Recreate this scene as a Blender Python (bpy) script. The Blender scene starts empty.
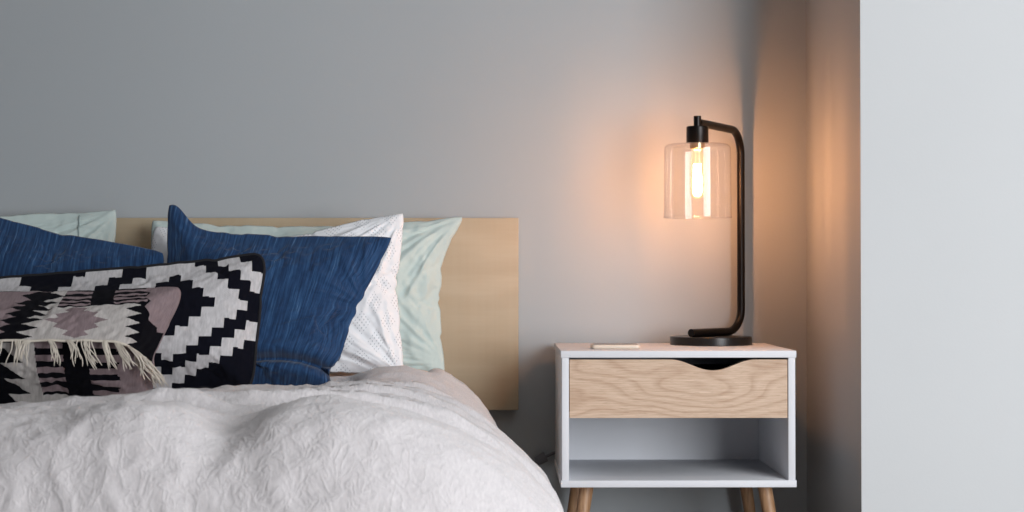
import bpy, bmesh, math, random
import numpy as np
from mathutils import Vector, Matrix, Euler

random.seed(4)
rng = np.random.default_rng(7)
scene = bpy.context.scene
COL = scene.collection

# ------------------------------------------------------------------ camera
CAM = Vector((0.0, -3.955, 0.70))          # the grey wall stands at y = 0, the floor at z = 0
F = 1645.0
pitch, yaw = math.atan(22 / F), math.atan(14 / F)
cam_data = bpy.data.cameras.new('camera')
cam = bpy.data.objects.new('camera', cam_data)
COL.objects.link(cam)
cam.location = CAM
cam.rotation_euler = (math.pi / 2 + pitch, 0, -yaw)
cam_data.sensor_width = 36
cam_data.lens = F / 1024 * 36
cam_data.clip_start = 0.05
cam_data.dof.use_dof = True
cam_data.dof.focus_distance = 3.5
cam_data.dof.aperture_fstop = 8.0
scene.camera = cam
ROT = cam.rotation_euler.to_matrix()


def P(px, py, d):
    """Where the ray through a photo pixel stands at distance d in front of the lens, towards the wall."""
    v = ROT @ Vector(((px - 512) / F, -(py - 256) / F, -1))
    return CAM + v * (d / v.y)


# ------------------------------------------------------------------ helpers
def link(name, me, mats=(), parent=None, smooth=True):
    o = bpy.data.objects.new(name, me)
    COL.objects.link(o)
    for m in (mats if isinstance(mats, (list, tuple)) else [mats]):
        me.materials.append(m)
    if smooth and len(me.polygons):
        me.polygons.foreach_set('use_smooth', [True] * len(me.polygons))
    if parent is not None:
        o.parent = parent
        for v in me.vertices:
            v.co -= parent.location
    return o


def tag(o, label, cat, group=None):
    o['label'] = label
    o['category'] = cat
    if group:
        o['group'] = group
    return o


def empty(name, loc, label, cat, group=None):
    o = bpy.data.objects.new(name, None)
    COL.objects.link(o)
    o.location = loc
    o.empty_display_size = 0.05
    return tag(o, label, cat, group)


def struct(o):
    o['kind'] = 'structure'
    return o


def bm_mesh(bm, name):
    bmesh.ops.recalc_face_normals(bm, faces=bm.faces)
    me = bpy.data.meshes.new(name)
    bm.to_mesh(me)
    bm.free()
    return me


def box(name, lo, hi, mats, parent=None, bevel=0.0, seg=2):
    bm = bmesh.new()
    bmesh.ops.create_cube(bm, size=1)
    lo, hi = Vector(lo), Vector(hi)
    for v in bm.verts:
        v.co = Vector([lo[i] + (v.co[i] + .5) * (hi[i] - lo[i]) for i in range(3)])
    if bevel:
        bmesh.ops.bevel(bm, geom=bm.edges[:], offset=bevel, segments=seg, affect='EDGES', profile=.5)
    o = link(name, bm_mesh(bm, name), mats, parent, smooth=False)
    if bevel:
        autosmooth(o)
    return o


def autosmooth(o, ang=35):
    me = o.data
    me.polygons.foreach_set('use_smooth', [True] * len(me.polygons))
    me.set_sharp_from_angle(angle=math.radians(ang))


def lathe(name, prof, center, mats, parent=None, seg=64, cap=True, ang=35):
    """prof: (radius, z) from bottom to top around a vertical axis through center."""
    bm = bmesh.new()
    rings = []
    for r, z in prof:
        if r < 1e-6:
            rings.append([bm.verts.new((center[0], center[1], center[2] + z))])
        else:
            rings.append([bm.verts.new((center[0] + r * math.cos(2 * math.pi * k / seg),
                                        center[1] + r * math.sin(2 * math.pi * k / seg),
                                        center[2] + z)) for k in range(seg)])
    for a, b in zip(rings, rings[1:]):
        for k in range(seg):
            k2 = (k + 1) % seg
            if len(a) == 1 and len(b) == 1:
                continue
            if len(a) == 1:
                bm.faces.new((a[0], b[k2], b[k]))
            elif len(b) == 1:
                bm.faces.new((a[k], a[k2], b[0]))
            else:
                bm.faces.new((a[k], a[k2], b[k2], b[k]))
    if cap:
        for r in (rings[0], rings[-1]):
            if len(r) > 1:
                bm.faces.new(r)
    o = link(name, bm_mesh(bm, name), mats, parent)
    autosmooth(o, ang)
    return o


def tube_geo(bm, pts, rad, seg=12, cap=True):
    pts = [Vector(p) for p in pts]
    n = len(pts)
    rads = rad if isinstance(rad, (list, tuple)) else [rad] * n
    t0 = (pts[1] - pts[0]).normalized()
    up = Vector((0, 0, 1)) if abs(t0.z) < .9 else Vector((0, 1, 0))
    nrm = t0.cross(up).normalized()
    rings = []
    for i, p in enumerate(pts):
        t = (pts[min(i + 1, n - 1)] - pts[max(i - 1, 0)]).normalized()
        nrm = (nrm - t * nrm.dot(t)).normalized()
        bn = t.cross(nrm)
        rings.append([bm.verts.new(p + (nrm * math.cos(2 * math.pi * k / seg) + bn * math.sin(2 * math.pi * k / seg)) * rads[i])
                      for k in range(seg)])
    for a, b in zip(rings, rings[1:]):
        for k in range(seg):
            k2 = (k + 1) % seg
            bm.faces.new((a[k], a[k2], b[k2], b[k]))
    if cap:
        bm.faces.new(rings[0][::-1])
        bm.faces.new(rings[-1])


def tube(name, pts, rad, mats, parent=None, seg=16, ang=40):
    bm = bmesh.new()
    tube_geo(bm, pts, rad, seg)
    o = link(name, bm_mesh(bm, name), mats, parent)
    autosmooth(o, ang)
    return o


def fillet(a, corner, b, r, n=12):
    a, c, b = Vector(a), Vector(corner), Vector(b)
    u, v = (a - c).normalized(), (b - c).normalized()
    ang = u.angle(v)
    t = r / math.tan(ang / 2)
    ctr = c + (u + v).normalized() * (r / math.sin(ang / 2))
    s, e = c + u * t - ctr, c + v * t - ctr
    tot = s.angle(e)
    return [ctr + (s * math.sin((1 - k / n) * tot) + e * math.sin(k / n * tot)) / math.sin(tot) for k in range(n + 1)]


# ------------------------------------------------------------------ noise (numpy)
def _hash(ix, iy, seed):
    h = (ix.astype(np.int64) * 374761393 + iy.astype(np.int64) * 668265263 + seed * 1442695041) & 0xffffffff
    h = ((h ^ (h >> 13)) * 1274126177) & 0xffffffff
    return ((h ^ (h >> 16)) & 0xffffff) / float(0x1000000) * 2 * math.pi


def gnoise(x, y, seed=0):
    ix, iy = np.floor(x), np.floor(y)
    fx, fy = x - ix, y - iy
    ux, uy = fx ** 3 * (fx * (fx * 6 - 15) + 10), fy ** 3 * (fy * (fy * 6 - 15) + 10)

    def g(a, b):
        t = _hash(ix + a, iy + b, seed)
        return np.cos(t) * (fx - a) + np.sin(t) * (fy - b)
    n0 = g(0, 0) * (1 - ux) + g(1, 0) * ux
    n1 = g(0, 1) * (1 - ux) + g(1, 1) * ux
    return (n0 * (1 - uy) + n1 * uy) * 1.41


def fbm(x, y, seed=0, octv=3):
    s, a = 0, 1.0
    for k in range(octv):
        s = s + a * gnoise(x * 2 ** k, y * 2 ** k, seed + k * 17)
        a *= .5
    return s


def ridged(x, y, seed=0, octv=3, sharp=1.0):
    s, a = 0, 1.0
    for k in range(octv):
        s = s + a * np.clip(1 - np.abs(gnoise(x * 2 ** k, y * 2 ** k, seed + k * 31)) * 2, 0, 1) ** sharp
        a *= .5
    return s


# ------------------------------------------------------------------ materials
class N:
    def __init__(self, name):
        self.m = bpy.data.materials.new(name)
        self.m.use_nodes = True
        self.t = self.m.node_tree
        self.t.nodes.clear()
        self.out = self.t.nodes.new('ShaderNodeOutputMaterial')

    def n(self, kind, ins=None, **kw):
        nd = self.t.nodes.new('ShaderNode' + kind)
        for k, v in kw.items():
            setattr(nd, k, v)
        for k, v in (ins or {}).items():
            self.set(nd, k, v)
        return nd

    def set(self, nd, k, v):
        s = nd.inputs[k]
        if isinstance(v, bpy.types.NodeSocket):
            self.t.links.new(v, s)
        elif isinstance(v, bpy.types.Node):
            self.t.links.new(v.outputs[0], s)
        else:
            s.default_value = v

    def math(self, op, a, b=0.0, c=0.0):
        return self.n('Math', {0: a, 1: b, 2: c}, operation=op).outputs[0]

    def ramp(self, fac, stops, interp='LINEAR'):
        r = self.n('ValToRGB', {0: fac})
        r.color_ramp.interpolation = interp
        e = r.color_ramp.elements
        while len(e) < len(stops):
            e.new(.5)
        for el, (p, c) in zip(e, stops):
            el.position = p
            el.color = c if len(c) == 4 else (*c, 1)
        return r.outputs[0]

    def mix(self, fac, a, b, mode='MIX'):
        x = self.n('Mix', None, data_type='RGBA', blend_type=mode)
        self.set(x, 0, fac)
        self.set(x, 6, a if not isinstance(a, tuple) else ((*a, 1) if len(a) == 3 else a))
        self.set(x, 7, b if not isinstance(b, tuple) else ((*b, 1) if len(b) == 3 else b))
        return x.outputs[2]

    def coords(self, which='Object', scale=(1, 1, 1), rot=(0, 0, 0), loc=(0, 0, 0)):
        tc = self.n('TexCoord')
        mp = self.n('Mapping', {0: tc.outputs[which], 1: loc, 2: rot, 3: scale})
        return mp.outputs[0]

    def noise(self, vec, scale, detail=3, rough=.5, dist=0.0):
        return self.n('TexNoise', {'Vector': vec, 'Scale': scale, 'Detail': detail, 'Roughness': rough, 'Distortion': dist}).outputs[0]

    def bump(self, h, strength, dist=.001, normal=None):
        b = self.n('Bump', {'Height': h, 'Strength': strength, 'Distance': dist})
        if normal is not None:
            self.set(b, 'Normal', normal)
        return b.outputs[0]

    def principled(self, color, rough=.5, normal=None, **ins):
        p = self.n('BsdfPrincipled')
        self.set(p, 'Base Color', (*color, 1) if isinstance(color, tuple) and len(color) == 3 else color)
        self.set(p, 'Roughness', rough)
        if normal is not None:
            self.set(p, 'Normal', normal)
        for k, v in ins.items():
            self.set(p, k.replace('_', ' '), v)
        self.t.links.new(p.outputs[0], self.out.inputs[0])
        return self.m


def srgb(r, g, b):
    f = lambda c: (c / 255 / 12.92) if c <= 10 else ((c / 255 + .055) / 1.055) ** 2.4
    return (f(r), f(g), f(b))


def m_paint(name, color):
    n = N(name)
    v = n.coords('Object')
    big = n.noise(v, 1.3, 2)
    col = n.mix(n.ramp(big, [(.3, (0, 0, 0)), (.7, (1, 1, 1))]), color, tuple(c * 1.05 for c in color))
    fine = n.noise(v, 160, 3, .6)
    return n.principled(col, .75, n.bump(fine, .08, .002), Specular_IOR_Level=.25)


def m_plain(name, color, rough, metal=0.0, bumps=0.0, spec=.5):
    n = N(name)
    v = n.coords('Object')
    f = n.noise(v, 220, 2)
    col = n.mix(n.noise(v, 9, 2), tuple(c * .96 for c in color), tuple(min(1, c * 1.04) for c in color))
    return n.principled(col, rough, n.bump(f, bumps, .0006) if bumps else None, Metallic=metal, Specular_IOR_Level=spec)


def m_oak():
    n = N('oak_veneer')
    tc = n.n('TexCoord').outputs['Object']
    # long boards of grain running along x, swirled round a knot
    warp = n.n('TexNoise', {'Vector': n.coords('Object', (3.0, 1, 7.5)), 'Scale': 1.0, 'Detail': 2.0}).outputs[0]
    sep = n.n('SeparateXYZ', {0: tc})
    x, z = sep.outputs[0], sep.outputs[2]
    kx, kz = n.math('SUBTRACT', x, .075), n.math('SUBTRACT', z, .452)
    r2 = n.math('ADD', n.math('MULTIPLY', n.math('MULTIPLY', kx, kx), 5.0), n.math('MULTIPLY', n.math('MULTIPLY', kz, kz), 60.0))
    swirl = n.math('DIVIDE', .42, n.math('ADD', r2, .16))
    ph = n.math('ADD', n.math('ADD', n.math('MULTIPLY', z, 70.0), n.math('MULTIPLY', swirl, 2.3)), n.math('MULTIPLY', warp, 16.0))
    rings = n.math('FRACT', n.math('MULTIPLY', ph, .55))
    fib = n.noise(n.coords('Object', (14, 14, 420)), 1.0, 3, .6)
    pores = n.noise(n.coords('Object', (40, 40, 900)), 1.0, 2, .5)
    c1 = n.ramp(rings, [(0, srgb(206, 178, 155)), (.45, srgb(215, 189, 167)), (.85, srgb(176, 143, 119)), (1, srgb(206, 178, 155))])
    c2 = n.mix(n.ramp(fib, [(.35, (0, 0, 0)), (.7, (1, 1, 1))]), srgb(182, 152, 126), srgb(224, 201, 178))
    col = n.mix(.5, c1, c2)
    col = n.mix(n.ramp(pores, [(.58, (0, 0, 0)), (.7, (.55, .55, .55))]), col, srgb(156, 124, 98))
    return n.principled(col, .55, n.bump(fib, .15, .0005), Specular_IOR_Level=.35)


def m_birch():
    n = N('birch_plywood')
    warp = n.noise(n.coords('Object', (2.2, 1, 6)), 1.2, 2)
    sep = n.n('SeparateXYZ', {0: n.n('TexCoord').outputs['Object']})
    ph = n.math('ADD', n.math('MULTIPLY', sep.outputs[2], 14.0), n.math('MULTIPLY', warp, 7.0))
    wav = n.math('SINE', n.math('MULTIPLY', ph, 2.6))
    fib = n.noise(n.coords('Object', (9, 9, 160)), 1.0, 3, .6)
    vert = n.noise(n.coords('Object', (70, 1, 1.2)), 1.0, 2)
    col = n.mix(n.ramp(n.math('MULTIPLY_ADD', wav, .5, .5), [(0, (0, 0, 0)), (1, (1, 1, 1))]), srgb(174, 157, 131), srgb(183, 167, 142))
    col = n.mix(n.math('MULTIPLY', fib, .5), col, srgb(164, 146, 119))
    col = n.mix(n.math('MULTIPLY', vert, .35), col, srgb(190, 175, 151))
    return n.principled(col, .5, n.bump(fib, .08, .0005), Specular_IOR_Level=.3)


def m_legwood():
    n = N('turned_oak')
    fib = n.noise(n.coords('Object', (160, 160, 10)), 1.0, 3, .6)
    col = n.mix(n.ramp(fib, [(.3, (0, 0, 0)), (.7, (1, 1, 1))]), srgb(138, 102, 72), srgb(180, 142, 108))
    return n.principled(col, .5, n.bump(fib, .1, .0005))


def weave(n, su, sv):
    uv = n.n('SeparateXYZ', {0: n.n('TexCoord').outputs['UV']})
    a = n.math('SINE', n.math('MULTIPLY', uv.outputs[0], su * 6.283))
    b = n.math('SINE', n.math('MULTIPLY', uv.outputs[1], sv * 6.283))
    return uv, n.math('MULTIPLY', a, b)


def m_cotton(name, color, crinkle=.35, sheen=.2):
    n = N(name)
    v = n.coords('Object')
    cr = n.noise(v, 26, 4, .55, .6)
    fine = n.noise(v, 420, 2)
    col = n.mix(n.noise(v, 7, 2), tuple(c * .95 for c in color), color)
    b1 = n.bump(cr, crinkle, .006)
    b2 = n.bump(fine, .12, .0006, b1)
    return n.principled(col, .85, b2, Specular_IOR_Level=.15, Sheen_Weight=sheen, Sheen_Roughness=.6)


def m_linen():
    n = N('crumpled_linen')
    v = n.coords('Object')
    # crinkles: thin creases from folded noise at two sizes, over a slubby weave
    t = n.noise(v, 17, 3, .55, .5)
    d = n.math('ABSOLUTE', n.math('SUBTRACT', t, .5))
    c1 = n.ramp(d, [(0, (1, 1, 1)), (.05, (.3, .3, .3)), (.16, (0, 0, 0))])
    thr = n.noise(n.coords('Object', (700, 130, 130)), 1.0, 2)
    ta = n.noise(n.coords('Object', (46, 46, 15), (0.2, .1, .5)), 1.0, 3, .55, .7)
    da = n.math('ABSOLUTE', n.math('SUBTRACT', ta, .5))
    ca = n.ramp(da, [(0, (1, 1, 1)), (.07, (.35, .35, .35)), (.2, (0, 0, 0))])
    t2 = n.noise(v, 120, 2, .55)
    h = n.math('ADD', n.math('ADD', n.math('MULTIPLY', ca, .42), n.math('MULTIPLY', t, .9)), n.math('MULTIPLY', t2, .22))
    b2 = n.bump(h, .36, .006)
    col = n.mix(n.ramp(thr, [(.35, (0, 0, 0)), (.7, (1, 1, 1))]), srgb(191, 187, 189), srgb(206, 202, 203))
    return n.principled(col, .9, b2, Specular_IOR_Level=.12, Sheen_Weight=.25, Sheen_Roughness=.7)


def m_indigo(name, ang=0.0):
    n = N(name)
    v = n.coords('UV', (95, 3.2, 1), rot=(0, 0, ang))
    v2 = n.coords('UV', (260, 7, 1), rot=(0, 0, ang), loc=(5, 2, 0))
    s1, s2 = n.noise(v, 1.0, 3, .6), n.noise(v2, 1.0, 2, .5)
    col = n.ramp(n.math('ADD', n.math('MULTIPLY', s1, .65), n.math('MULTIPLY', s2, .35)),
                 [(.3, srgb(20, 37, 64)), (.48, srgb(31, 58, 94)), (.6, srgb(46, 80, 120)), (.72, srgb(104, 132, 164))])
    h = n.bump(n.math('ADD', s1, s2), .22, .0012)
    cr = n.bump(n.noise(n.coords('Object'), 22, 3), .25, .006, h)
    return n.principled(col, .8, cr, Specular_IOR_Level=.15, Sheen_Weight=.15)


def m_eyelet():
    n = N('white_eyelet_cotton')
    uv = n.n('SeparateXYZ', {0: n.n('TexCoord').outputs['UV']})
    u, v = n.math('MULTIPLY', uv.outputs[0], 9.0), n.math('MULTIPLY', uv.outputs[1], 4.6)

    def cell(u, v, off):
        u2, v2 = n.math('ADD', u, off), n.math('ADD', v, off)
        cu = n.math('SUBTRACT', n.math('FRACT', u2), .5)
        cv = n.math('SUBTRACT', n.math('FRACT', v2), .5)
        dia = n.math('LESS_THAN', n.math('ADD', n.math('ABSOLUTE', cu), n.math('ABSOLUTE', cv)), .30)
        du = n.math('SUBTRACT', n.math('FRACT', n.math('MULTIPLY_ADD', n.math('ADD', cu, cv), 7.0, .5)), .5)
        dv = n.math('SUBTRACT', n.math('FRACT', n.math('MULTIPLY_ADD', n.math('SUBTRACT', cu, cv), 7.0, .5)), .5)
        r = n.math('ADD', n.math('MULTIPLY', du, du), n.math('MULTIPLY', dv, dv))
        return n.math('MULTIPLY', dia, n.math('LESS_THAN', r, .055))
    dots = n.math('MAXIMUM', cell(u, v, 0.0), cell(u, v, .5))
    vo = n.coords('Object')
    col = n.mix(dots, srgb(238, 239, 242), srgb(198, 200, 205))
    b = n.bump(n.noise(vo, 24, 3, .5, .5), .35, .006)
    b = n.bump(dots, -.4, .002, b)
    return n.principled(col, .85, b, Specular_IOR_Level=.15, Sheen_Weight=.2)


def m_woven(name, su, sv, strength):
    n = N(name)
    at = n.n('Attribute', None, attribute_name='weave_colour')
    uv, w = weave(n, su, sv)
    fine = n.noise(n.coords('UV', (su * 1.1, sv * .25, 1)), 1.0, 2, .6)
    k = n.math('MULTIPLY_ADD', fine, .7, .65)
    col = n.n('VectorMath', {0: at.outputs[0], 3: k}, operation='SCALE').outputs[0]
    b = n.bump(n.math('ADD', n.math('MULTIPLY', w, .6), fine), strength, .002)
    b = n.bump(n.noise(n.coords('Object'), 30, 2), .15, .006, b)
    return n.principled(col, .95, b, Specular_IOR_Level=.05, Sheen_Weight=.02)


def m_clear(name, tint=(1, 1, 1), gloss=1.0, emit=None, power=0.0, edge_tint=(.62, .56, .54)):
    """Thin clear glass: straight-through with a facing-dependent reflection."""
    n = N(name)
    lw = n.n('LayerWeight', {'Blend': .42})
    tr = n.n('BsdfTransparent', {0: n.mix(n.math('POWER', lw.outputs[1], 4.0), tint, tuple(c * e for c, e in zip(tint, edge_tint)))})
    gl = n.n('BsdfGlossy', {0: (1, 1, 1, 1), 1: .03})
    edge = n.math('ADD', n.math('MULTIPLY', lw.outputs[1], .55 * gloss), .03 * gloss)
    mx = n.n('MixShader', {0: n.math('MINIMUM', edge, 1.0), 1: tr, 2: gl})
    last = mx
    if emit:
        em = n.n('Emission', {0: (*emit, 1), 1: power})
        last = n.n('AddShader', {0: mx, 1: em})
    n.t.links.new(last.outputs[0], n.out.inputs[0])
    return n.m


def m_emit(name, color, power):
    n = N(name)
    e = n.n('Emission', {0: (*color, 1), 1: power})
    n.t.links.new(e.outputs[0], n.out.inputs[0])
    return n.m


WALL = m_paint('grey_wall_paint', srgb(168, 174, 178))
WALL_R = m_paint('facing_wall_tone', srgb(193, 196, 198))  # lighter tone of the wall grey for the facing side
DARKW = m_paint('bounce_cut_dark', srgb(74, 78, 84))  # unseen left wall, darkened to cut the light it bounces back
CEIL = m_paint('ceiling_paint', srgb(215, 215, 213))
WHITE = m_plain('white_laminate', srgb(222, 224, 229), .6, 0, 0, .2)
OAK, BIRCH, LEGW = m_oak(), m_birch(), m_legwood()
BLACK = m_plain('black_metal', srgb(32, 29, 28), .34, .75)
BLACKB = m_plain('black_lacquer_base', srgb(30, 28, 28), .3, .2)
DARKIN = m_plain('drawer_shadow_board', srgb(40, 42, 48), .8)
CREAM = m_plain('cream_plastic', srgb(222, 208, 192), .4)
SAGE = m_cotton('sage_cotton', srgb(196, 211, 208), .3)
SEAM = m_cotton('sage_seam', srgb(150, 166, 166), .2)
SHEET = m_cotton('blush_sheet', srgb(214, 200, 192), .3)
MATT = m_cotton('mattress_ticking', srgb(220, 216, 210), .2)
LINEN = m_linen()
INDIGO = m_indigo('indigo_slub_cotton', 0.0)
INDIGO2 = m_indigo('indigo_slub_cotton_diagonal', 0.0)
EYELET = m_eyelet()
ZIG = m_woven('black_and_ivory_weave', 150, 70, .5)
KILIM = m_woven('kilim_weave', 120, 60, .8)
PIPE = m_plain('black_cotton_cord', srgb(20, 20, 26), .9, 0, .2)
FRINGE = m_plain('cream_wool_yarn', srgb(206, 198, 186), .95, 0, .2, .1)
GLASS = m_clear('clear_glass', (.985, .975, .965), .8)
BULBG = m_clear('bulb_glass', (1, .97, .92), .6, (1, .5, .2), .3)
FIL = m_emit('glowing_filament', (1, .43, .17), 470)
CAPM = m_plain('bulb_cap_brass', srgb(190, 170, 140), .3, .9)
CORDM = m_plain('grey_rubber', srgb(112, 112, 118), .6)

# ------------------------------------------------------------------ room
RX = 0.743          # the projecting wall on the right
RY = -0.593
fl = N('floorboards')
_b = fl.n('TexBrick', {'Vector': fl.coords('Object', (1, 1, 1)), 'Color1': (*srgb(120, 96, 74), 1), 'Color2': (*srgb(104, 82, 62), 1),
                       'Mortar': (*srgb(50, 40, 32), 1), 'Scale': 1.0, 'Mortar Size': .004, 'Brick Width': 1.2, 'Row Height': .14})
fl.principled(_b.outputs[0], .5)
struct(box('floor', (-2.8, -6, -.05), (3.4, 0.1, 0), fl.m))
struct(box('ceiling', (-2.8, -6, 2.55), (3.4, 0.1, 2.6), CEIL))
struct(box('wall_back', (-2.8, 0, 0), (RX, .1, 2.55), WALL))
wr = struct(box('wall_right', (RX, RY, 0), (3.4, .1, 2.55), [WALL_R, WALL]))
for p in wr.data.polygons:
    p.material_index = 1 if abs(p.normal.x) > .5 else 0  # side faces take the back wall's grey, the others the lighter tone
struct(box('wall_left', (-2.9, -6, 0), (-2.8, .1, 2.55), DARKW))  # out of view, its dark tone chosen to reduce bounce light

# ------------------------------------------------------------------ bed
bx0, bx1 = -1.72, P(518.5, 218, 3.92).x
zt, zb = P(518, 218, 3.92).z, P(518, 410, 3.92).z
bed = empty('bed', (-.84, -1.0, 0), 'low bed with a plain pale birch plywood headboard against the grey wall', 'bed')
box('headboard', (bx0, -.04, zb), (bx1, -.008, zt), BIRCH, bed, .002)
box('bed_frame', (bx0 + .06, -1.86, .16), (bx1 - .13, -.04, .27), BIRCH, bed, .004)
box('mattress', (bx0 + .08, -1.84, .27), (bx1 - .23, -.06, .414), MATT, bed, .04, 4)
for lx in (bx0 + .12, bx1 - .2):
    for ly in (-1.8, -.12):
        box('leg', (lx, ly, 0), (lx + .06, ly + .06, .17), BIRCH, bed, .004)


def duvet_surface():
    """Two coordinates run along the cloth; beyond an inner rectangle it rolls over the bed's edges and hangs."""
    xin, yin = -.246, -1.72                        # where the roll starts: right side, foot
    sx = np.concatenate([np.linspace(-1.75, xin, 200), xin + np.linspace(0, .5, 72)[1:]])
    sy = np.concatenate([np.linspace(-.30, yin, 190), yin - np.linspace(0, .50, 80)[1:]])
    U, V = np.meshgrid(sx, sy)
    dx, dy = np.maximum(U - xin, 0), np.maximum(yin - V, 0)
    rho = np.hypot(dx, dy) + 1e-9
    ex, ey = dx / rho, dy / rho
    R = .185 + .07 * ex
    q = np.minimum(rho / R, math.pi / 2)
    rest = np.maximum(rho - R * math.pi / 2, 0)
    out = R * np.sin(q) + rest * .30
    drop = R * (1 - np.cos(q)) + rest * .975
    # hanging folds, growing towards the hem
    ang = np.arctan2(ey, ex)
    along = np.where(dy > 0, U * 1.0, 0) + np.where(dx > 0, V, 0) + ang * .3
    hang = np.clip(drop / .4, 0, 1)
    out = out + hang * .022 * fbm(along * 3.2, drop * .8, 5, 2)
    X = np.minimum(U, xin) + ex * out
    Y = np.maximum(V, yin) - ey * out
    d = Y - CAM.y

    def g(cx, cd, sxx, sd):
        return np.exp(-((X - cx) / sxx) ** 2 - ((d - cd) / sd) ** 2)
    top = (.490 + .040 * np.clip((d - 3.38) / .28, 0, 1) * np.clip((X + .52) / .3, 0, 1)
           - .030 * g(-.98, 3.0, .50, .42) - .026 * g(-.38, 3.38, .14, .13)
           + .036 * g(-.3, 2.24, .8, .20) + .010 * g(-.1, 2.6, .3, .4)
           + .014 * g(-.44, 3.10, .16, .10) + .010 * g(-.15, 3.0, .2, .2))
    flat = np.clip(1 - rho / .3, 0, 1)
    wx = X + .05 * gnoise(X * 3, Y * 3, 91)
    wy = Y + .05 * gnoise(X * 3 + 7, Y * 3, 92)
    long_r = ridged(wx * 2.2, wy * 7.5, 11, 2, 1.6)
    mid = fbm(wx * 7, wy * 9, 23, 3)
    cr = ridged(wx * 13, wy * 15, 41, 2, 2.2)
    h = flat * .0060 * (long_r - .6) + .0034 * mid * (.6 + .4 * flat) + .0036 * (cr - .4)
    # long creases across the top, running sideways and wandering
    for dc, x0, x1, dep, sl, wd in ((2.46, -.75, .0, .012, .10, .022), (2.62, -.55, .05, .010, -.06, .02), (2.80, -.6, -.05, .009, .14, .018),
                                    (2.97, -.42, .0, .008, -.16, .018), (3.16, -.30, -.02, .008, .12, .016), (3.32, -.26, -.05, .007, -.2, .014),
                                    (2.54, -1.2, -.7, .010, .05, .02), (2.72, -1.1, -.6, .008, -.08, .02), (2.36, -.60, -.32, .012, .05, .02)):
        dd = d - dc - sl * (X - (x0 + x1) / 2) - .03 * gnoise(X * 5 + dc * 9, Y * 0 + dc, 77)
        env = np.clip((X - x0) / .12, 0, 1) * np.clip((x1 - X) / .12, 0, 1)
        h = h + 2.3 * env * dep * (np.exp(-((dd + wd) / (wd * .8)) ** 2) - 1.2 * np.exp(-(dd / (wd * .6)) ** 2))
    # a pinched hollow and the plump rolls beside it at the foot
    h = h - .034 * g(-.36, 2.22, .05, .10) + .016 * g(-.18, 2.17, .13, .06) + .014 * g(-.50, 2.17, .09, .06)
    X = X + .135 * ex * np.clip((3.7 - d) / 1.25, 0, .72) * np.clip(rho / .28, 0, 1)
    nx, nz = np.sin(q) * ex, np.cos(q)
    ny = -np.sin(q) * ey
    Z = top - drop + h * nz
    X = X + h * nx
    Y = Y + h * ny
    return X, Y, Z


def grid_mesh(name, X, Y, Z, uv=True):
    ny, nx = X.shape
    co = np.stack([X, Y, Z], -1).reshape(-1, 3)
    me = bpy.data.meshes.new(name)
    idx = np.arange(nx * ny).reshape(ny, nx)
    f = np.stack([idx[:-1, :-1], idx[:-1, 1:], idx[1:, 1:], idx[1:, :-1]], -1).reshape(-1, 4)
    build(me, co, f)
    return me


def build(me, co, faces):
    me.vertices.add(len(co))
    me.vertices.foreach_set('co', np.asarray(co, np.float32).ravel())
    me.loops.add(faces.size)
    me.loops.foreach_set('vertex_index', faces.ravel().astype(np.int32))
    me.polygons.add(len(faces))
    me.polygons.foreach_set('loop_start', np.arange(0, faces.size, 4, dtype=np.int32))
    me.update(calc_edges=True)
    me.validate()


# ------------------------------------------------------------------ cushions
def inflate(w, h, nx, ny, pressure, seed, frames=26, bend=.15, shrink=0.0):
    """Two sheets sewn at the rim and blown up as cloth; returns front and back grids (ny+1, nx+1, 3)."""
    r = np.random.default_rng(seed)
    gx, gy = np.meshgrid(np.linspace(-w / 2, w / 2, nx + 1), np.linspace(-h / 2, h / 2, ny + 1))
    front = np.stack([gx, gy, np.full_like(gx, .004) + r.normal(0, .0012, gx.shape)], -1)
    back = front * np.array([1, 1, -1])
    idf = np.arange((nx + 1) * (ny + 1)).reshape(ny + 1, nx + 1)
    rim = np.zeros_like(idf, bool)
    rim[0], rim[-1], rim[:, 0], rim[:, -1] = True, True, True, True
    front[rim, 2] = 0
    idb = idf.copy()
    inner = ~rim
    idb[inner] = np.arange(inner.sum()) + idf.size
    co = np.concatenate([front.reshape(-1, 3), back[inner]])
    q = lambda a: np.stack([a[:-1, :-1], a[:-1, 1:], a[1:, 1:], a[1:, :-1]], -1).reshape(-1, 4)
    faces = np.concatenate([q(idf), q(idb)[:, ::-1]])
    me = bpy.data.meshes.new('cloth_source')
    build(me, co, faces)
    o = bpy.data.objects.new('cloth_source', me)
    COL.objects.link(o)
    md = o.modifiers.new('cloth', 'CLOTH')
    s = md.settings
    s.quality = 6
    s.mass = .15
    s.tension_stiffness = s.compression_stiffness = 12
    s.shear_stiffness = 4
    s.bending_stiffness = bend
    s.tension_damping = s.compression_damping = 8
    s.bending_damping = .5
    s.air_damping = 3
    s.use_pressure = True
    s.uniform_pressure_force = pressure
    s.shrink_min = shrink
    s.effector_weights.gravity = 0
    md.collision_settings.use_collision = False
    md.point_cache.frame_start = 1
    md.point_cache.frame_end = frames
    for f in range(1, frames + 1):
        scene.frame_set(f)
    ev = o.evaluated_get(bpy.context.evaluated_depsgraph_get())
    m2 = ev.to_mesh()
    out = np.zeros(len(co) * 3, np.float32)
    m2.vertices.foreach_get('co', out)
    ev.to_mesh_clear()
    bpy.data.objects.remove(o)
    bpy.data.meshes.remove(me)
    scene.frame_set(1)
    out = out.reshape(-1, 3).astype(float)
    return out[idf], out[idb]


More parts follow.
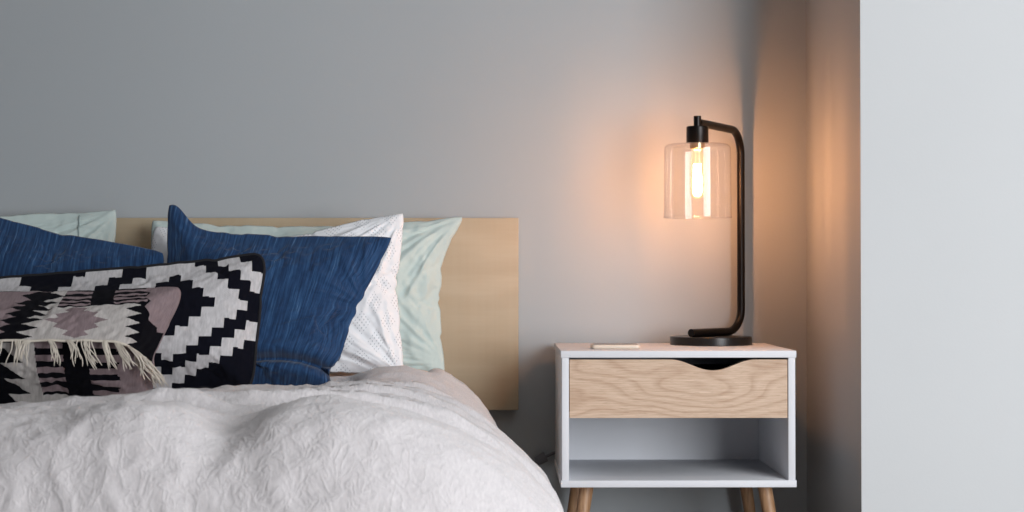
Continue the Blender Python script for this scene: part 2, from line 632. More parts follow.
def upsample(g, k):
    """Catmull-Rom along both axes of a grid."""
    def ax(a):
        n = a.shape[0] - 1
        t = np.linspace(0, n, n * k + 1)
        i = np.minimum(t.astype(int), n - 1)
        f = (t - i)[:, None, None]
        p = lambda j: a[np.clip(j, 0, n)]
        p0, p1, p2, p3 = p(i - 1), p(i), p(i + 1), p(i + 2)
        p0 = np.where((i == 0)[:, None, None], 2 * p1 - p2, p0)
        p3 = np.where((i == n - 1)[:, None, None], 2 * p2 - p1, p3)
        return .5 * (2 * p1 + (p2 - p0) * f + (2 * p0 - 5 * p1 + 4 * p2 - p3) * f ** 2 + (3 * p1 - p0 - 3 * p2 + p3) * f ** 3)
    return np.swapaxes(ax(np.swapaxes(ax(g), 0, 1)), 0, 1)


CUSHIONS = []


class Cushion:
    """A blown-up cushion set down by its four corners: top left, top right, bottom right, bottom left."""

    def __init__(self, name, corners, res, pressure, seed, thick=None, k=3, bend=.15, sag=.35, tweak=None, shrink=0.0, post=None, straight=.6, rnd=.02):
        self.name = name
        TL, TR, BR, BL = [P(*c) for c in corners]
        w = ((TR - TL).length + (BR - BL).length) / 2
        h = ((TL - BL).length + (TR - BR).length) / 2
        nx, ny = res
        fr, bk = inflate(w, h, nx, ny, pressure, seed, bend=bend, shrink=shrink)
        fr, bk = upsample(fr, k), upsample(bk, k)
        self.nx, self.ny = nx * k, ny * k
        cx = (abs(fr[0, 0, 0]) + abs(fr[0, -1, 0]) + abs(fr[-1, 0, 0]) + abs(fr[-1, -1, 0])) / 4
        cy = (abs(fr[0, 0, 1]) + abs(fr[0, -1, 1]) + abs(fr[-1, 0, 1]) + abs(fr[-1, -1, 1])) / 4
        zmax = max(fr[..., 2].max(), 1e-4)
        zs = 1.0 if thick is None else thick / 2 / zmax
        nrm = (TR - TL + BR - BL).cross(TL - BL + TR - BR).normalized()      # towards the camera
        if nrm.y > 0:
            nrm = -nrm
        nrm = np.array(nrm)
        A = [np.array(c) for c in (BL, BR, TL, TR)]
        gu, gv = np.meshgrid(np.linspace(0, 1, self.nx + 1), np.linspace(0, 1, self.ny + 1))
        self.gu, self.gv = gu, gv

        def place(g):
            u = g[..., 0:1] / (2 * cx) + .5
            v = g[..., 1:2] / (2 * cy) + .5
            eu, ev = gu[..., None], gv[..., None]
            m = straight * np.maximum(np.abs(2 * eu - 1), np.abs(2 * ev - 1)) ** 3
            u, v = u * (1 - m) + eu * m, v * (1 - m) + ev * m
            kr = 1 - rnd * ((2 * eu - 1) ** 2 * (2 * ev - 1) ** 2) ** 4
            u, v = .5 + (u - .5) * kr, .5 + (v - .5) * kr
            z = g[..., 2:3] * zs * (1 + sag * (.5 - v))
            if tweak:
                u, v, z = tweak(u, v, z)
            p = A[0] * (1 - u) * (1 - v) + A[1] * u * (1 - v) + A[2] * (1 - u) * v + A[3] * u * v + nrm * z
            return p
        self.F, self.B = place(fr), place(bk)
        if post:
            self.F, self.B = post(self.F, gu, gv, 1), post(self.B, gu, gv, -1)
        self.nrm = nrm
        CUSHIONS.append(self)

    def mesh(self, colour=None):
        n1, n2 = self.ny + 1, self.nx + 1
        idf = np.arange(n1 * n2).reshape(n1, n2)
        rim = np.zeros_like(idf, bool)
        rim[0], rim[-1], rim[:, 0], rim[:, -1] = True, True, True, True
        idb = idf.copy()
        idb[~rim] = np.arange((~rim).sum()) + idf.size
        co = np.concatenate([self.F.reshape(-1, 3), self.B[~rim]])
        q = lambda a: np.stack([a[:-1, :-1], a[:-1, 1:], a[1:, 1:], a[1:, :-1]], -1).reshape(-1, 4)
        qf, qb = q(idf), q(idb)[:, ::-1]
        me = bpy.data.meshes.new(self.name)
        faces = np.concatenate([qf, qb])
        build(me, co, faces)
        uvg = np.stack([self.gu, self.gv], -1).reshape(-1, 2)
        uvv = np.concatenate([uvg, np.stack([self.gu, self.gv], -1)[~rim]])
        lay = me.uv_layers.new(name='UVMap')
        lay.data.foreach_set('uv', uvv[faces.ravel()].astype(np.float32).ravel())
        if colour is not None:
            uc = (self.gu[:-1, :-1] + self.gu[1:, 1:]) / 2
            vc = (self.gv[:-1, :-1] + self.gv[1:, 1:]) / 2
            c = colour(uc, vc).reshape(-1, 3)
            c = np.concatenate([c, c])
            paint(me, c)
        return me

    def at(self, u, v, off=0.0):
        x, y = np.clip(u, 0, 1) * self.nx, np.clip(v, 0, 1) * self.ny
        i, j = min(int(x), self.nx - 1), min(int(y), self.ny - 1)
        fx, fy = x - i, y - j
        G = self.F
        p = G[j, i] * (1 - fx) * (1 - fy) + G[j, i + 1] * fx * (1 - fy) + G[j + 1, i] * (1 - fx) * fy + G[j + 1, i + 1] * fx * fy
        return Vector(p + self.nrm * off)


def paint(me, c):
    at = me.attributes.new('weave_colour', 'FLOAT_COLOR', 'FACE')
    at.data.foreach_set('color', np.concatenate([c, np.ones((len(c), 1))], 1).astype(np.float32).ravel())


def put(cu, mat, label, cat='cushion', colour=None, group=None):
    me = cu.mesh(colour)
    base = Vector((float(cu.F[..., 0].mean()), float(cu.F[..., 1].mean()), float(min(cu.F[..., 2].min(), cu.B[..., 2].min()))))
    for v in me.vertices:
        v.co -= base
    o = link(cu.name, me, mat)
    o.location = base
    cu.base = base
    if group:
        o['group'] = group
    return tag(o, label, cat)


def child(name, me, mat, parent, base):
    o = link(name, me, mat)
    o.parent = parent
    for v in me.vertices:
        v.co -= base
    return o


# --- the two sage pillows against the headboard
def folds(u, v, z, cx, cy, amp, seed):
    """creases that fan out of a corner, dying away towards the middle"""
    rx, ry = u - cx, (v - cy) * .75
    r, t = np.hypot(rx, ry), np.arctan2(ry, rx)
    k = ridged(t * 3.4, r * 1.6, seed, 2, 1.5) - .5
    fade = np.clip(r / .12, 0, 1) * np.exp(-(r / .45) ** 2)
    return z + np.sign(z) * amp * k * fade * np.clip(np.abs(z) / .012, 0, 1)


def sage_tweak(u, v, z):
    z = folds(u, v, z, 1.0, 1.0, .013, 61)
    z = folds(u, v, z, 1.0, .1, .008, 63)
    z = z + np.sign(z) * .006 * (ridged(u * 9, v * 2.5, 65, 2) - .6) * np.clip(np.abs(z) / .015, 0, 1)
    k = np.clip((u - .84) / .16, 0, 1) ** 1.5 * np.clip((v - .74) / .26, 0, 1) ** 1.3
    return u + .060 * k, v + .016 * k, z


def left_tweak(u, v, z):
    z = folds(u, v, z, 1.0, 1.0, .010, 71)
    z = folds(u, v, z, .45, 1.0, .014, 73)
    return u, v + .006 * np.sin(u * 19) * np.clip((v - .8) / .2, 0, 1), z


def white_tweak(u, v, z):
    z = folds(u, v, z, 1.0, 1.0, .010, 81)
    z = folds(u, v, z, 1.0, 0.0, .012, 83)
    v = v - .085 * np.exp(-((u - .42) / .27) ** 2) * np.clip((v - .3) / .7, 0, 1)
    return u, v, z


sageR = Cushion('pillow', [(150, 219, 3.845), (450, 218, 3.835), (447, 380, 3.80), (132, 382, 3.80)], (56, 38), 5.0, 11, .115, 3, .08, .2, sage_tweak, straight=.6)
put(sageR, SAGE, 'pale sage green pillow leaning on the headboard, its free side next to bare birch wood', 'pillow', group='sage pillows against the headboard')
sageL = Cushion('pillow', [(-215, 216, 3.845), (119, 208, 3.845), (112, 381, 3.80), (-215, 382, 3.80)], (56, 38), 5.0, 12, .11, 3, .08, .2, left_tweak, straight=.75)
oL = put(sageL, SAGE, 'pale sage green pillow with a stitched flange behind the left slumped blue cushion', 'pillow', group='sage pillows against the headboard')
bm = bmesh.new()
tube_geo(bm, [sageL.at(.885, v, .0012) for v in np.linspace(.02, .98, 50)], .0019, 6)
sm_ = child('seam', bm_mesh(bm, 'seam'), SEAM, oL, sageL.base)
sm_['label'] = 'darker stitched seam line'

# --- white eyelet pillow
whiteP = Cushion('pillow', [(153, 225, 3.735), (405, 211, 3.70), (405, 378, 3.645), (122, 384, 3.65)], (52, 40), 5.0, 13, .10, 3, .08, .2, white_tweak)
put(whiteP, EYELET, 'white eyelet pillow with dotted diamond pattern behind the upright blue cushion', 'pillow')


# --- upright blue cushion: raised top left ear, soft dip beside it, fold across the bottom
def blue_tweak(u, v, z):
    topk = np.clip((v - .68) / .32, 0, 1)
    v = v + .125 * np.exp(-((u - .03) / .075) ** 2) * topk ** 1.6 - .012 * np.exp(-((u - .2) / .1) ** 2) * topk
    fold = .215 - .55 * (u - .66) ** 2
    right = np.clip((u - .30) / .22, 0, 1)
    sg = np.sign(z)
    z = z - sg * .026 * np.exp(-((v - fold) / .02) ** 2) * right + sg * .014 * np.exp(-((v - fold + .07) / .05) ** 2) * right + sg * .010 * np.exp(-((v - fold - .06) / .04) ** 2) * right
    edge_ = np.clip((u - .7) / .3, 0, 1)
    u = u - .035 * np.exp(-((v - fold) / .06) ** 2) * edge_ - .018 * np.exp(-((v - .56) / .035) ** 2) * edge_ ** 2
    z = folds(u, v, z, 1.0, .56, .006, 51)
    return u, v, z


blueR = Cushion('cushion', [(165, 224, 3.56), (394, 236, 3.545), (327, 397, 3.47), (158, 398, 3.47)], (44, 40), 4.5, 21, .125, 4, .12, .3, blue_tweak, straight=.75)
put(blueR, INDIGO, 'indigo blue streaked cushion standing upright with one raised corner, in front of white eyelet pillow', group='indigo streaked cushions')


blueL = Cushion('cushion', [(-50, 204, 3.60), (167, 251, 3.545), (150, 391, 3.47), (-70, 392, 3.47)], (44, 40), 4.5, 22, .105, 4, .12, .3, straight=.8, rnd=.04)
put(blueL, INDIGO2, 'indigo blue streaked cushion slumped at the left, its corner pointing right behind the zigzag cushion', group='indigo streaked cushions')

# --- black and ivory stepped-diamond cushion
INK, IVORY = np.array(srgb(17, 18, 27)), np.array(srgb(196, 194, 196))
ZC = [(-172, 285, 3.385), (268, 250, 3.39), (253, 395, 3.315), (-172, 397, 3.315)]


def quad(c, u, v):
    TL, TR, BR, BL = c
    x = BL[0] * (1 - u) * (1 - v) + BR[0] * u * (1 - v) + TL[0] * (1 - u) * v + TR[0] * u * v
    y = BL[1] * (1 - u) * (1 - v) + BR[1] * u * (1 - v) + TL[1] * (1 - u) * v + TR[1] * u * v
    return x, y


def zig_colour(u, v):
    # step units across and up the cover; two diamonds side by side
    a = np.abs(u - .5) * 439 - 128
    x, y = quad(ZC, u, v)
    yc = y - 298 - 11 * 4 * v * (1 - v)           # height on the cover below the diamonds' centre line
    i = np.floor(np.abs(a) / 12 + .5)
    j = np.floor(np.abs(yc) / np.where(yc < 0, 8.6, 9.6) + .5)
    D = i + j
    lim = np.where(a > 0, 10, 11)
    white = ((D >= 4) & (D <= 6)) | ((D >= 9) & (D <= lim))
    return np.where(white[..., None], IVORY, INK)


zig = Cushion('cushion', ZC, (84, 30), 3.5, 31, .125, 5, .25, .3, straight=.72, rnd=.05)
oz = put(zig, ZIG, 'black and ivory cushion woven with stepped zigzag diamonds, behind the fringed cushion', 'cushion', zig_colour)
bm = bmesh.new()
rim = ([Vector(zig.F[0, i]) for i in range(0, zig.nx + 1, 4)] + [Vector(zig.F[j, -1]) for j in range(4, zig.ny + 1, 4)]
       + [Vector(zig.F[-1, i]) for i in range(zig.nx - 4, -1, -4)] + [Vector(zig.F[j, 0]) for j in range(zig.ny - 4, -1, -4)])
tube_geo(bm, rim, .0032, 8)
pp = child('piping', bm_mesh(bm, 'piping'), PIPE, oz, zig.base)
pp['label'] = 'black corded piping around the rim'

# --- fringed kilim cushion: flap over a striped lower panel
MAUVE, CREAMW, KBLACK = np.array(srgb(142, 126, 129)), np.array(srgb(192, 187, 184)), np.array(srgb(14, 14, 20))
KC = [(-150, 288, 3.205), (187, 284, 3.20), (150, 409, 3.165), (-150, 410, 3.165)]


def saw(y, p):
    return np.abs(((y / p) % 1) - .5) * 2


def kilim_colour(u, v, flap):
    x, y = quad(KC, u, v)
    y = y - 5
    x = x - 5 * u
    c = np.zeros(u.shape + (3,)) + CREAMW

    def put_(mask, col):
        c[mask] = col
    if flap:
        xm = 34 - (y - 290) * .45 - 13 * saw(y - 286, 8.6)
        xb = 64 - (y - 290) * .5 - 18 * saw(y - 282, 8.6)
        put_(x < xb, KBLACK)
        put_(x < xm, MAUVE)
        hw = 30 - np.abs(y - 321) * 1.25 - 9 * saw(y - 317, 7.4)
        put_(np.abs(x - 79) < hw, MAUVE)
        xr = 140 - 15 * saw(y - 300, 8.8)
        put_(x > xr, KBLACK)
        top = (y < 302.5) & (x > 64 - (y - 290) * .3)
        put_(top, KBLACK)
        rows = (np.floor((y - 287) / 2.7) % 2) == 0
        put_(top & rows & (x < 92), MAUVE)
        put_(top & rows & (x > 114) & (x < 146), MAUVE)
        put_((x > 143 + 6 * saw(y - 300, 12) + np.clip(y - 312, 0, 99) * .9) & (y < 328), MAUVE)
    else:
        yy = (y - 341)
        put_(x < 40 - 0 * x, CREAMW)
        tri = 28 - (((yy + 6) % 18) / 18) * 0 - 22 * (1 - ((yy - 2) % 18) / 18)
        put_((x < tri), KBLACK)
        put_((x < 4), KBLACK)
        st = (x > 40) & (x < 118)
        put_(st, KBLACK)
        rows = ((yy - 6) % 12) > 6
        put_(st & rows & (x < 66), MAUVE)
        put_(st & rows & (x > 90), MAUVE)
        put_(x >= 118 - 2 * (np.floor(yy / 4) % 2), MAUVE)
        put_((y > 398) & (x < 100) & (x > 15), CREAMW)
    return c


def kil_tweak(u, v, z):
    k = np.clip((u - .9) / .1, 0, 1) * np.exp(-((v - .45) / .25) ** 2)
    return u - .02 * k, v, z + np.sign(z) * .012 * np.clip((v - .35) / .2, 0, 1) * np.clip((.98 - u) / .05, 0, 1) * np.clip((.97 - v) / .1, 0, 1)


kil = Cushion('cushion', KC, (66, 30), 3.5, 41, .13, 5, .3, .1, kil_tweak, straight=.72, rnd=.05)
ok = put(kil, KILIM, 'small mauve, black and cream kilim cushion with a fringed flap, foremost on the bed', 'cushion',
         lambda u, v: kilim_colour(u, v, False))
VF = .50


def hem(u):
    """the flap's lower edge droops towards its right corner"""
    return VF - .15 * np.clip((u - .82) / .18, 0, 1) ** 1.6


nu, nv = 420, 130
us, vs = np.linspace(.004, .998, nu + 1), np.linspace(VF, .995, nv + 1)
fu, fv = np.meshgrid(us, np.linspace(0, 1, nv + 1))
fv = hem(fu) + (.995 - hem(fu)) * fv
ii, jj = fu * kil.nx, fv * kil.ny
i0, j0 = np.minimum(ii.astype(int), kil.nx - 1), np.minimum(jj.astype(int), kil.ny - 1)
fx, fy = (ii - i0)[..., None], (jj - j0)[..., None]
Fp = (kil.F[j0, i0] * (1 - fx) * (1 - fy) + kil.F[j0, i0 + 1] * fx * (1 - fy) + kil.F[j0 + 1, i0] * (1 - fx) * fy + kil.F[j0 + 1, i0 + 1] * fx * fy)
lift = .005 + .007 * np.exp(-((fv - hem(fu)) / .05) ** 2)
Fp = Fp + kil.nrm * lift[..., None]
flap = grid_mesh('flap', Fp[..., 0], Fp[..., 1], Fp[..., 2])
uvl = flap.uv_layers.new(name='UVMap')
li = np.zeros(len(flap.loops), np.int32)
flap.loops.foreach_get('vertex_index', li)
uvl.data.foreach_set('uv', np.stack([fu, fv], -1).reshape(-1, 2)[li].astype(np.float32).ravel())
paint(flap, kilim_colour((fu[:-1, :-1] + fu[1:, 1:]) / 2, (fv[:-1, :-1] + fv[1:, 1:]) / 2, True).reshape(-1, 3))
fo = child('flap', flap, KILIM, ok, kil.base)
so = fo.modifiers.new('thickness', 'SOLIDIFY')
so.thickness = .004
so.offset = -1
fo['label'] = 'flap with a mauve serrated star on cream and black'


def tassel(u0, n, length, lean, spread, out):
    bm = bmesh.new()
    sway = random.uniform(-.007, .007)
    for s in range(n):
        ua = min(.995, u0 + random.gauss(0, .007))
        a = kil.at(ua, float(hem(ua)) + .012, .014)
        L = length * random.uniform(.72, 1.12)
        lx = lean + random.gauss(0, spread)
        cur, ph, wob = random.uniform(-.005, .005) + sway, random.uniform(0, 6), random.uniform(.0008, .0022)
        pts = []
        for k in range(12):
            t = k / 11
            p = a + Vector((lx * t ** 1.2 + cur * math.sin(t * 3.1) + wob * math.sin(t * 8 + ph) * t,
                            -out * math.sin(min(1, t * 1.6) * 1.57) + wob * math.cos(t * 7 + ph) * t,
                            -L * t + .005 * math.sin(t * 3.14)))
            pts.append(p)
        tube_geo(bm, pts, [.0014] * 4 + [.0011] * 7 + [.0006], 6)
    child('tassel', bm_mesh(bm, 'tassel'), FRINGE, ok, kil.base)


for u0 in (.03, .085, .14, .2, .26, .32, .38, .44, .475, .505, .56, .60):
    tassel(u0, random.randint(6, 9), random.uniform(.034, .052), random.uniform(-.014, .016), .006, .012)
for u0 in (.655, .715, .765):
    tassel(u0, 9, random.uniform(.044, .054), random.uniform(.008, .026), .007, .014)
for u0, lean in ((.82, .024), (.86, .030), (.90, .034), (.935, .034), (.965, .030), (.985, .026)):
    tassel(u0, 10, .050, lean, .008, .016)
for p in range(1):
    bm = bmesh.new()
    tube_geo(bm, [kil.at(u, float(hem(u)) + .008 + .003 * math.sin(u * 60), .0145) for u in np.linspace(.01, .975, 90)], .0026, 7)
    fb = child('fringe_cord', bm_mesh(bm, 'fringe_cord'), FRINGE, ok, kil.base)

# ------------------------------------------------------------------ bedding, pressed down where cushions sit
def press(X, Y, Z, cell=.012, gap=.009, floor_z=.441):
    nx_, ny_ = int(2.2 / cell), int(1.2 / cell)
    low = np.full((ny_, nx_), 9.0)
    for cu in CUSHIONS:
        for G in (cu.F, cu.B):
            i = ((G[..., 0] + 2.0) / cell).astype(int).ravel()
            j = ((G[..., 1] + 1.1) / cell).astype(int).ravel()
            ok_ = (i >= 0) & (i < nx_) & (j >= 0) & (j < ny_)
            np.minimum.at(low, (j[ok_], i[ok_]), G[..., 2].ravel()[ok_])
    for _ in range(3):                                   # widen the footprints by three cells
        p = np.pad(low, 1, constant_values=9.0)
        low = np.min([p[a:a + ny_, b:b + nx_] for a in range(3) for b in range(3)], 0)
    i, j = ((X + 2.0) / cell).astype(int), ((Y + 1.1) / cell).astype(int)
    ok_ = (i >= 0) & (i < nx_) & (j >= 0) & (j < ny_)
    lim = np.full(X.shape, 9.0)
    lim[ok_] = low[j[ok_], i[ok_]] - gap
    sink = np.maximum(Z - np.maximum(lim, floor_z), 0)
    soft = sink.copy()
    for _ in range(14):                                  # ease the dents out into the cloth around them
        p = np.pad(soft, 1, mode='edge')
        n1, n2 = soft.shape
        soft = np.maximum(sink, sum(p[a:a + n1, b:b + n2] for a in range(3) for b in range(3)) / 9)
    return Z - np.where(Z > floor_z, np.minimum(soft, np.maximum(Z - floor_z, 0)), 0)


DX, DY, DZ = duvet_surface()
DZ = press(DX, DY, DZ)
duvet = link('duvet', grid_mesh('duvet', DX, DY, DZ), LINEN)
sol = duvet.modifiers.new('thickness', 'SOLIDIFY')
sol.thickness = .012
sol.offset = 1
tag(duvet, 'crumpled pale grey linen duvet spread over the bed and rolling off its side', 'duvet')

# fitted sheet: its blush edge shows between the duvet and the sage pillow
sxs = np.linspace(-1.66, bx1 - .185, 120)
sys_ = np.linspace(-.05, -.75, 50)
SU, SV = np.meshgrid(sxs, sys_)
edge = np.clip((SU - (bx1 - .25)) / .12, 0, 1)
SZ = .424 + .092 * np.clip((SU + .6) / .25, 0, 1) * np.clip((SV + .285) / .05, 0, 1) - .13 * (1 - np.sqrt(np.clip(1 - edge ** 2, 0, 1))) + .002 * fbm(SU * 8, SV * 8, 3, 3)
SZ = press(SU, SV, SZ, gap=.003, floor_z=.421)
sheet = link('fitted_sheet', grid_mesh('fitted_sheet', SU, SV, SZ), SHEET)
tag(sheet, 'blush fitted sheet showing as a thin sliver where the pillows meet the duvet', 'sheet')

# ------------------------------------------------------------------ nightstand
nx0, nx1 = P(562, 400, 3.51).x, P(795.3, 400, 3.51).x
ztop, zbot = P(680, 350.7, 3.51).z, P(680, 487.3, 3.51).z
yf, yb = CAM.y + 3.51, CAM.y + 3.925
ns = empty('nightstand', ((nx0 + nx1) / 2, (yf + yb) / 2, 0), 'white nightstand with an oak drawer front, open shelf and turned legs', 'nightstand')
T = .0148
ov = .0022
box('top_panel', (nx0 - ov, yf - .002, ztop - T), (nx1 + ov, yb, ztop), WHITE, ns, .0008)
box('bottom_panel', (nx0 - ov, yf - .002, zbot), (nx1 + ov, yb, zbot + T), WHITE, ns, .0008)
box('side_panel', (nx0, yf, zbot + T), (nx0 + T, yb, ztop - T), WHITE, ns, .0006)
box('side_panel', (nx1 - T, yf, zbot + T), (nx1, yb, ztop - T), WHITE, ns, .0006)
box('back_panel', (nx0 + T, yb - .012, zbot + T), (nx1 - T, yb - .002, ztop - T), WHITE, ns)
# drawer front with the scooped finger grip
dz0, dz1 = P(680, 418, 3.51).z, P(680, 359.6, 3.51).z
dx0, dx1 = nx0 + T + .0015, nx1 - T - .0018
gc, gw, gd = P(713, 360, 3.51).x, .0905, P(713, 359.6, 3.51).z - P(713, 370.6, 3.51).z
out = [(dx0, dz0), (dx1, dz0), (dx1, dz1)]
for k in range(0, 41):
    t = 1 - 2 * k / 40
    s = math.cos(t * math.pi / 2) ** 2
    out.append((gc + gw * t, dz1 - gd * s))
out.append((dx0, dz1))
bm = bmesh.new()
fr = [bm.verts.new((x, yf + .001, z)) for x, z in out]
bk = [bm.verts.new((x, yf + .017, z)) for x, z in out]
bm.faces.new(fr)
bm.faces.new(bk[::-1])
for a in range(len(out)):
    b = (a + 1) % len(out)
    bm.faces.new((fr[a], bk[a], bk[b], fr[b]))
drawer = link('drawer', bm_mesh(bm, 'drawer'), OAK, ns, smooth=False)
drawer['label'] = 'oak-grained drawer front with a scooped grip'
# drawer box behind the front, a sub-part
bm = bmesh.new()
def addbox(bm, lo, hi):
    r = bmesh.ops.create_cube(bm, size=1)['verts']
    for v in r:
        v.co = Vector([lo[i] + (v.co[i] + .5) * (hi[i] - lo[i]) for i in range(3)]) - ns.location
addbox(bm, (dx0 + .004, yf + .018, dz0 + .004), (dx1 - .004, yb - .03, dz0 + .012))
addbox(bm, (dx0 + .004, yf + .018, dz0 + .012), (dx0 + .014, yb - .03, dz1 - .03))
addbox(bm, (dx1 - .014, yf + .018, dz0 + .012), (dx1 - .004, yb - .03, dz1 - .03))
addbox(bm, (dx0 + .014, yb - .042, dz0 + .012), (dx1 - .014, yb - .032, dz1 - .03))
db = link('drawer_box', bm_mesh(bm, 'drawer_box'), DARKIN, None, smooth=False)
db.parent = drawer
# turned, splayed legs
for sx_ in (0, 1):
    for sy_ in (0, 1):
        top = Vector((nx0 + .056 if sx_ == 0 else nx1 - .058, yf + .055 if sy_ == 0 else yb - .055, zbot))
        foot = Vector((top.x + (-.04 if sx_ == 0 else .04), top.y + (-.035 if sy_ == 0 else .02), 0))
        n = 14
        pts = [top.lerp(foot, k / n) for k in range(n + 1)]
        pts[-1].z = 0
        leg = tube('leg', pts, [.0155 - .0055 * (k / n) ** 1.3 for k in range(n + 1)], LEGW, ns, 24)
        if sx_ == 0 and sy_ == 0:
            pass

# ------------------------------------------------------------------ lamp
R_base = .095
bc = P(711, 340, 3.83)
bc = Vector((bc.x, bc.y, ztop))
lamp = empty('table_lamp', bc, 'black arched table lamp with a clear glass cylinder shade and lit filament bulb', 'lamp')
BH = .0195
lathe('base', [(0, 0), (R_base - .001, 0), (R_base, .001), (R_base, BH - .0015), (R_base - .0015, BH), (0, BH)], bc, BLACKB, lamp, 96)
pole = P(741, 240, 3.915)
sh = P(697.5, 180, 3.69)
rt = .0093
tip = P(691, 331, 3.775)
zl = ztop + BH + rt
za = P(697, 122.5, 3.69).z
foot = Vector((pole.x, pole.y, zl))
tip = Vector((tip.x, tip.y, zl))
# the tip stays over the base
v = (tip - foot).normalized()
a_low = fillet(tip, foot, (pole.x, pole.y, 2), .052, 14)
shc = Vector((sh.x, sh.y, za))
a_top = fillet((pole.x, pole.y, 0), (pole.x, pole.y, za), shc, .058, 14)
arm_pts = [tip] + a_low + a_top + [shc.lerp(Vector((pole.x, pole.y, za)), .02)]
tube('arm', arm_pts, rt, BLACK, lamp, 24)
zsh_top, zsh_bot = P(698, 144.5, 3.69).z, P(698, 217.5, 3.69).z
zc_top, zc_bot = P(698, 126.5, 3.69).z, P(698, 143.5, 3.69).z
lathe('stem', [(.0085, zc_top - .002), (.0085, P(698, 116, 3.69).z)], (sh.x, sh.y, 0), BLACK, lamp, 24)
lathe('socket_cap', [(0, zc_bot), (.0245, zc_bot), (.0250, zc_bot + .001), (.0250, zc_top - .002), (.0235, zc_top), (0, zc_top)], (sh.x, sh.y, 0), BLACK, lamp, 48)
Rs = P(731, 180, 3.69).x - sh.x
prof = [(Rs + .0006, zsh_bot), (Rs, zsh_bot + .02), (Rs - .0008, zsh_top - .012)]
for k in range(1, 8):
    t = k / 7 * math.pi / 2
    prof.append((Rs - .0008 - .009 * (1 - math.cos(t)), zsh_top - .012 + .009 * math.sin(t) + .003 * k / 7))
prof += [(.03, zsh_top), (.024, zsh_top)]
shade = lathe('shade', prof, (sh.x, sh.y, 0), GLASS, lamp, 96, cap=False, ang=60)
shade['label'] = 'clear glass cylinder shade'
# rolled glass rim, thick enough to read as an edge
bm = bmesh.new()
ring = [Vector((sh.x + (Rs + .0006) * math.cos(a), sh.y + (Rs + .0006) * math.sin(a), zsh_bot)) for a in np.linspace(0, 2 * math.pi, 73)]
tube_geo(bm, ring, .0011, 8, cap=False)
rim_o = link('shade_rim', bm_mesh(bm, 'shade_rim'), GLASS)
rim_o.parent = shade
for vtx in rim_o.data.vertices:
    vtx.co -= lamp.location
# holder, bulb and filament
lathe('bulb_holder', [(.015, zc_bot - .012), (.017, zc_bot - .011), (.017, zc_bot)], (sh.x, sh.y, 0), CAPM, lamp, 32)
zb_top, zb_bot = zc_bot - .012, P(698, 199, 3.69).z
H = zb_top - zb_bot
bulb = lathe('bulb', [(0, zb_bot), (.006, zb_bot + .0008), (.012, zb_bot + .004), (.0158, zb_bot + .010), (.0165, zb_bot + .02), (.0165, zb_bot + H * .62),
                      (.0155, zb_bot + H * .78), (.013, zb_bot + H * .93), (.0125, zb_top)], (sh.x, sh.y, 0), BULBG, lamp, 40, cap=False, ang=80)
bulb['label'] = 'glowing filament bulb'
bm = bmesh.new()
zf0, zf1 = P(698, 191, 3.69).z, P(698, 164, 3.69).z
nf = 7
zigz = []
for k in range(nf):
    a = 2 * math.pi * k / nf
    lo = Vector((sh.x + .0098 * math.cos(a), sh.y + .0098 * math.sin(a), zf0))
    hi = Vector((sh.x + .0068 * math.cos(a + .45), sh.y + .0068 * math.sin(a + .45), zf1))
    zigz += [lo, hi]
for a, b in zip(zigz, zigz[1:]):
    tube_geo(bm, [a, a.lerp(b, .5), b], .0012, 6)
fil = link('filament', bm_mesh(bm, 'filament'), FIL)
fil.parent = bulb
for vtx in fil.data.vertices:
    vtx.co -= lamp.location
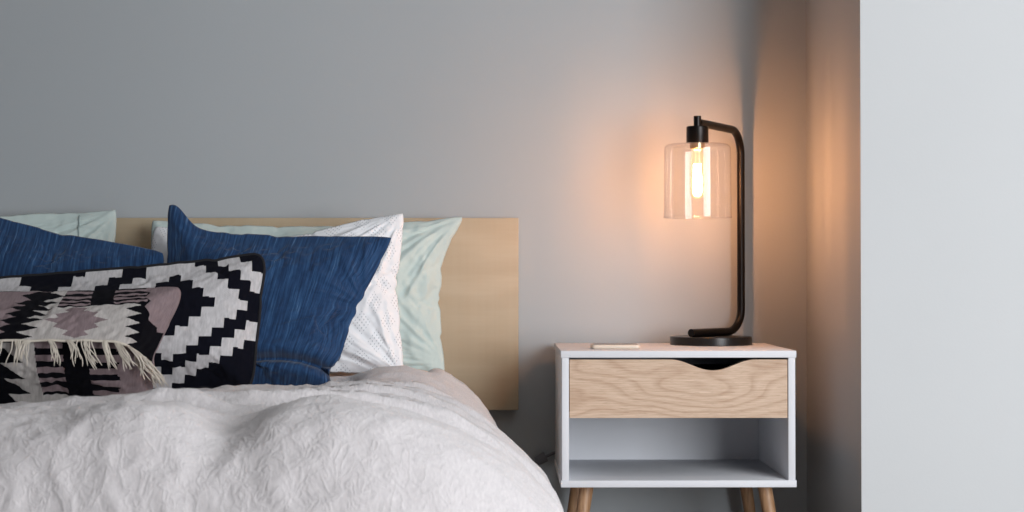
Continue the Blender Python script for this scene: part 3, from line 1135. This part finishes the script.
# ------------------------------------------------------------------ phone and cord
pc = P(615, 346, 3.62)
bm = bmesh.new()
bmesh.ops.create_cube(bm, size=1)
for v in bm.verts:
    v.co = Vector((v.co.x * .1055, v.co.y * .068, v.co.z * .0095))
vert_e = [e for e in bm.edges if abs(e.verts[0].co.z - e.verts[1].co.z) > .005]
bmesh.ops.bevel(bm, geom=vert_e, offset=.009, segments=6, affect='EDGES', profile=.5)
bmesh.ops.bevel(bm, geom=[e for e in bm.edges if abs(e.verts[0].co.z - e.verts[1].co.z) < 1e-5 and e.calc_face_angle(0) > 1], offset=.0030, segments=3, affect='EDGES', profile=.5)
phone = link('phone', bm_mesh(bm, 'phone'), CREAM)
autosmooth(phone)
phone.location = (pc.x, pc.y, ztop + .0050)
bm = bmesh.new()
bmesh.ops.create_cube(bm, size=1)
for v in bm.verts:
    v.co = Vector((v.co.x * .098, v.co.y * .0605, .0047 + v.co.z * .0006))
bmesh.ops.bevel(bm, geom=[e for e in bm.edges if abs(e.verts[0].co.z - e.verts[1].co.z) > .0004], offset=.006, segments=5, affect='EDGES', profile=.5)
scr = link('screen', bm_mesh(bm, 'screen'), m_plain('dark_phone_glass', srgb(70, 60, 58), .35), None, smooth=False)
scr.parent = phone
scr['label'] = 'dark glass face'
tag(phone, 'slim cream phone lying flat on the nightstand left of the lamp', 'phone')

cord = empty('power_cord', P(545, 458, 3.935), 'dark grey plug and cord low on the wall between bed and nightstand', 'cord')
c0 = P(541, 459, 3.93)
tube('cord_line', [P(525, 467, 3.942), P(533, 464, 3.94), P(538, 461, 3.938), c0, P(547, 456, 3.938), P(556, 452, 3.94), P(572, 452, 3.944), P(585, 470, 3.944), P(588, 520, 3.944)], .0036, CORDM, cord, 10)
pl = tube('plug', [P(536, 461.5, 3.937), P(546, 456.5, 3.937)], [.011, .0125], CORDM, cord, 16)

# ------------------------------------------------------------------ light
def area(name, loc, target, size, size_y, power, color):
    l = bpy.data.lights.new(name, 'AREA')
    l.shape = 'RECTANGLE'
    l.size, l.size_y = size, size_y
    l.energy = power
    l.color = color
    o = bpy.data.objects.new(name, l)
    COL.objects.link(o)
    o.location = loc
    o.rotation_euler = (Vector(target) - Vector(loc)).to_track_quat('-Z', 'Y').to_euler()
    return o


area('window_daylight', (2.1, -3.85, 1.14), (.05, -.3, .6), 1.7, 1.9, 136, (.95, .972, 1.0))
w = bpy.data.worlds.new('room_air')
scene.world = w
w.use_nodes = True
bg = w.node_tree.nodes['Background']
bg.inputs[0].default_value = (.80, .88, 1.0, 1)
bg.inputs[1].default_value = .09

scene.view_settings.view_transform = 'Standard'
scene.view_settings.look = 'None'
scene.view_settings.exposure = 0.0
scene.view_settings.gamma = 1.0
scene.cycles.max_bounces = 6
scene.cycles.transparent_max_bounces = 16
scene.cycles.use_denoising = True
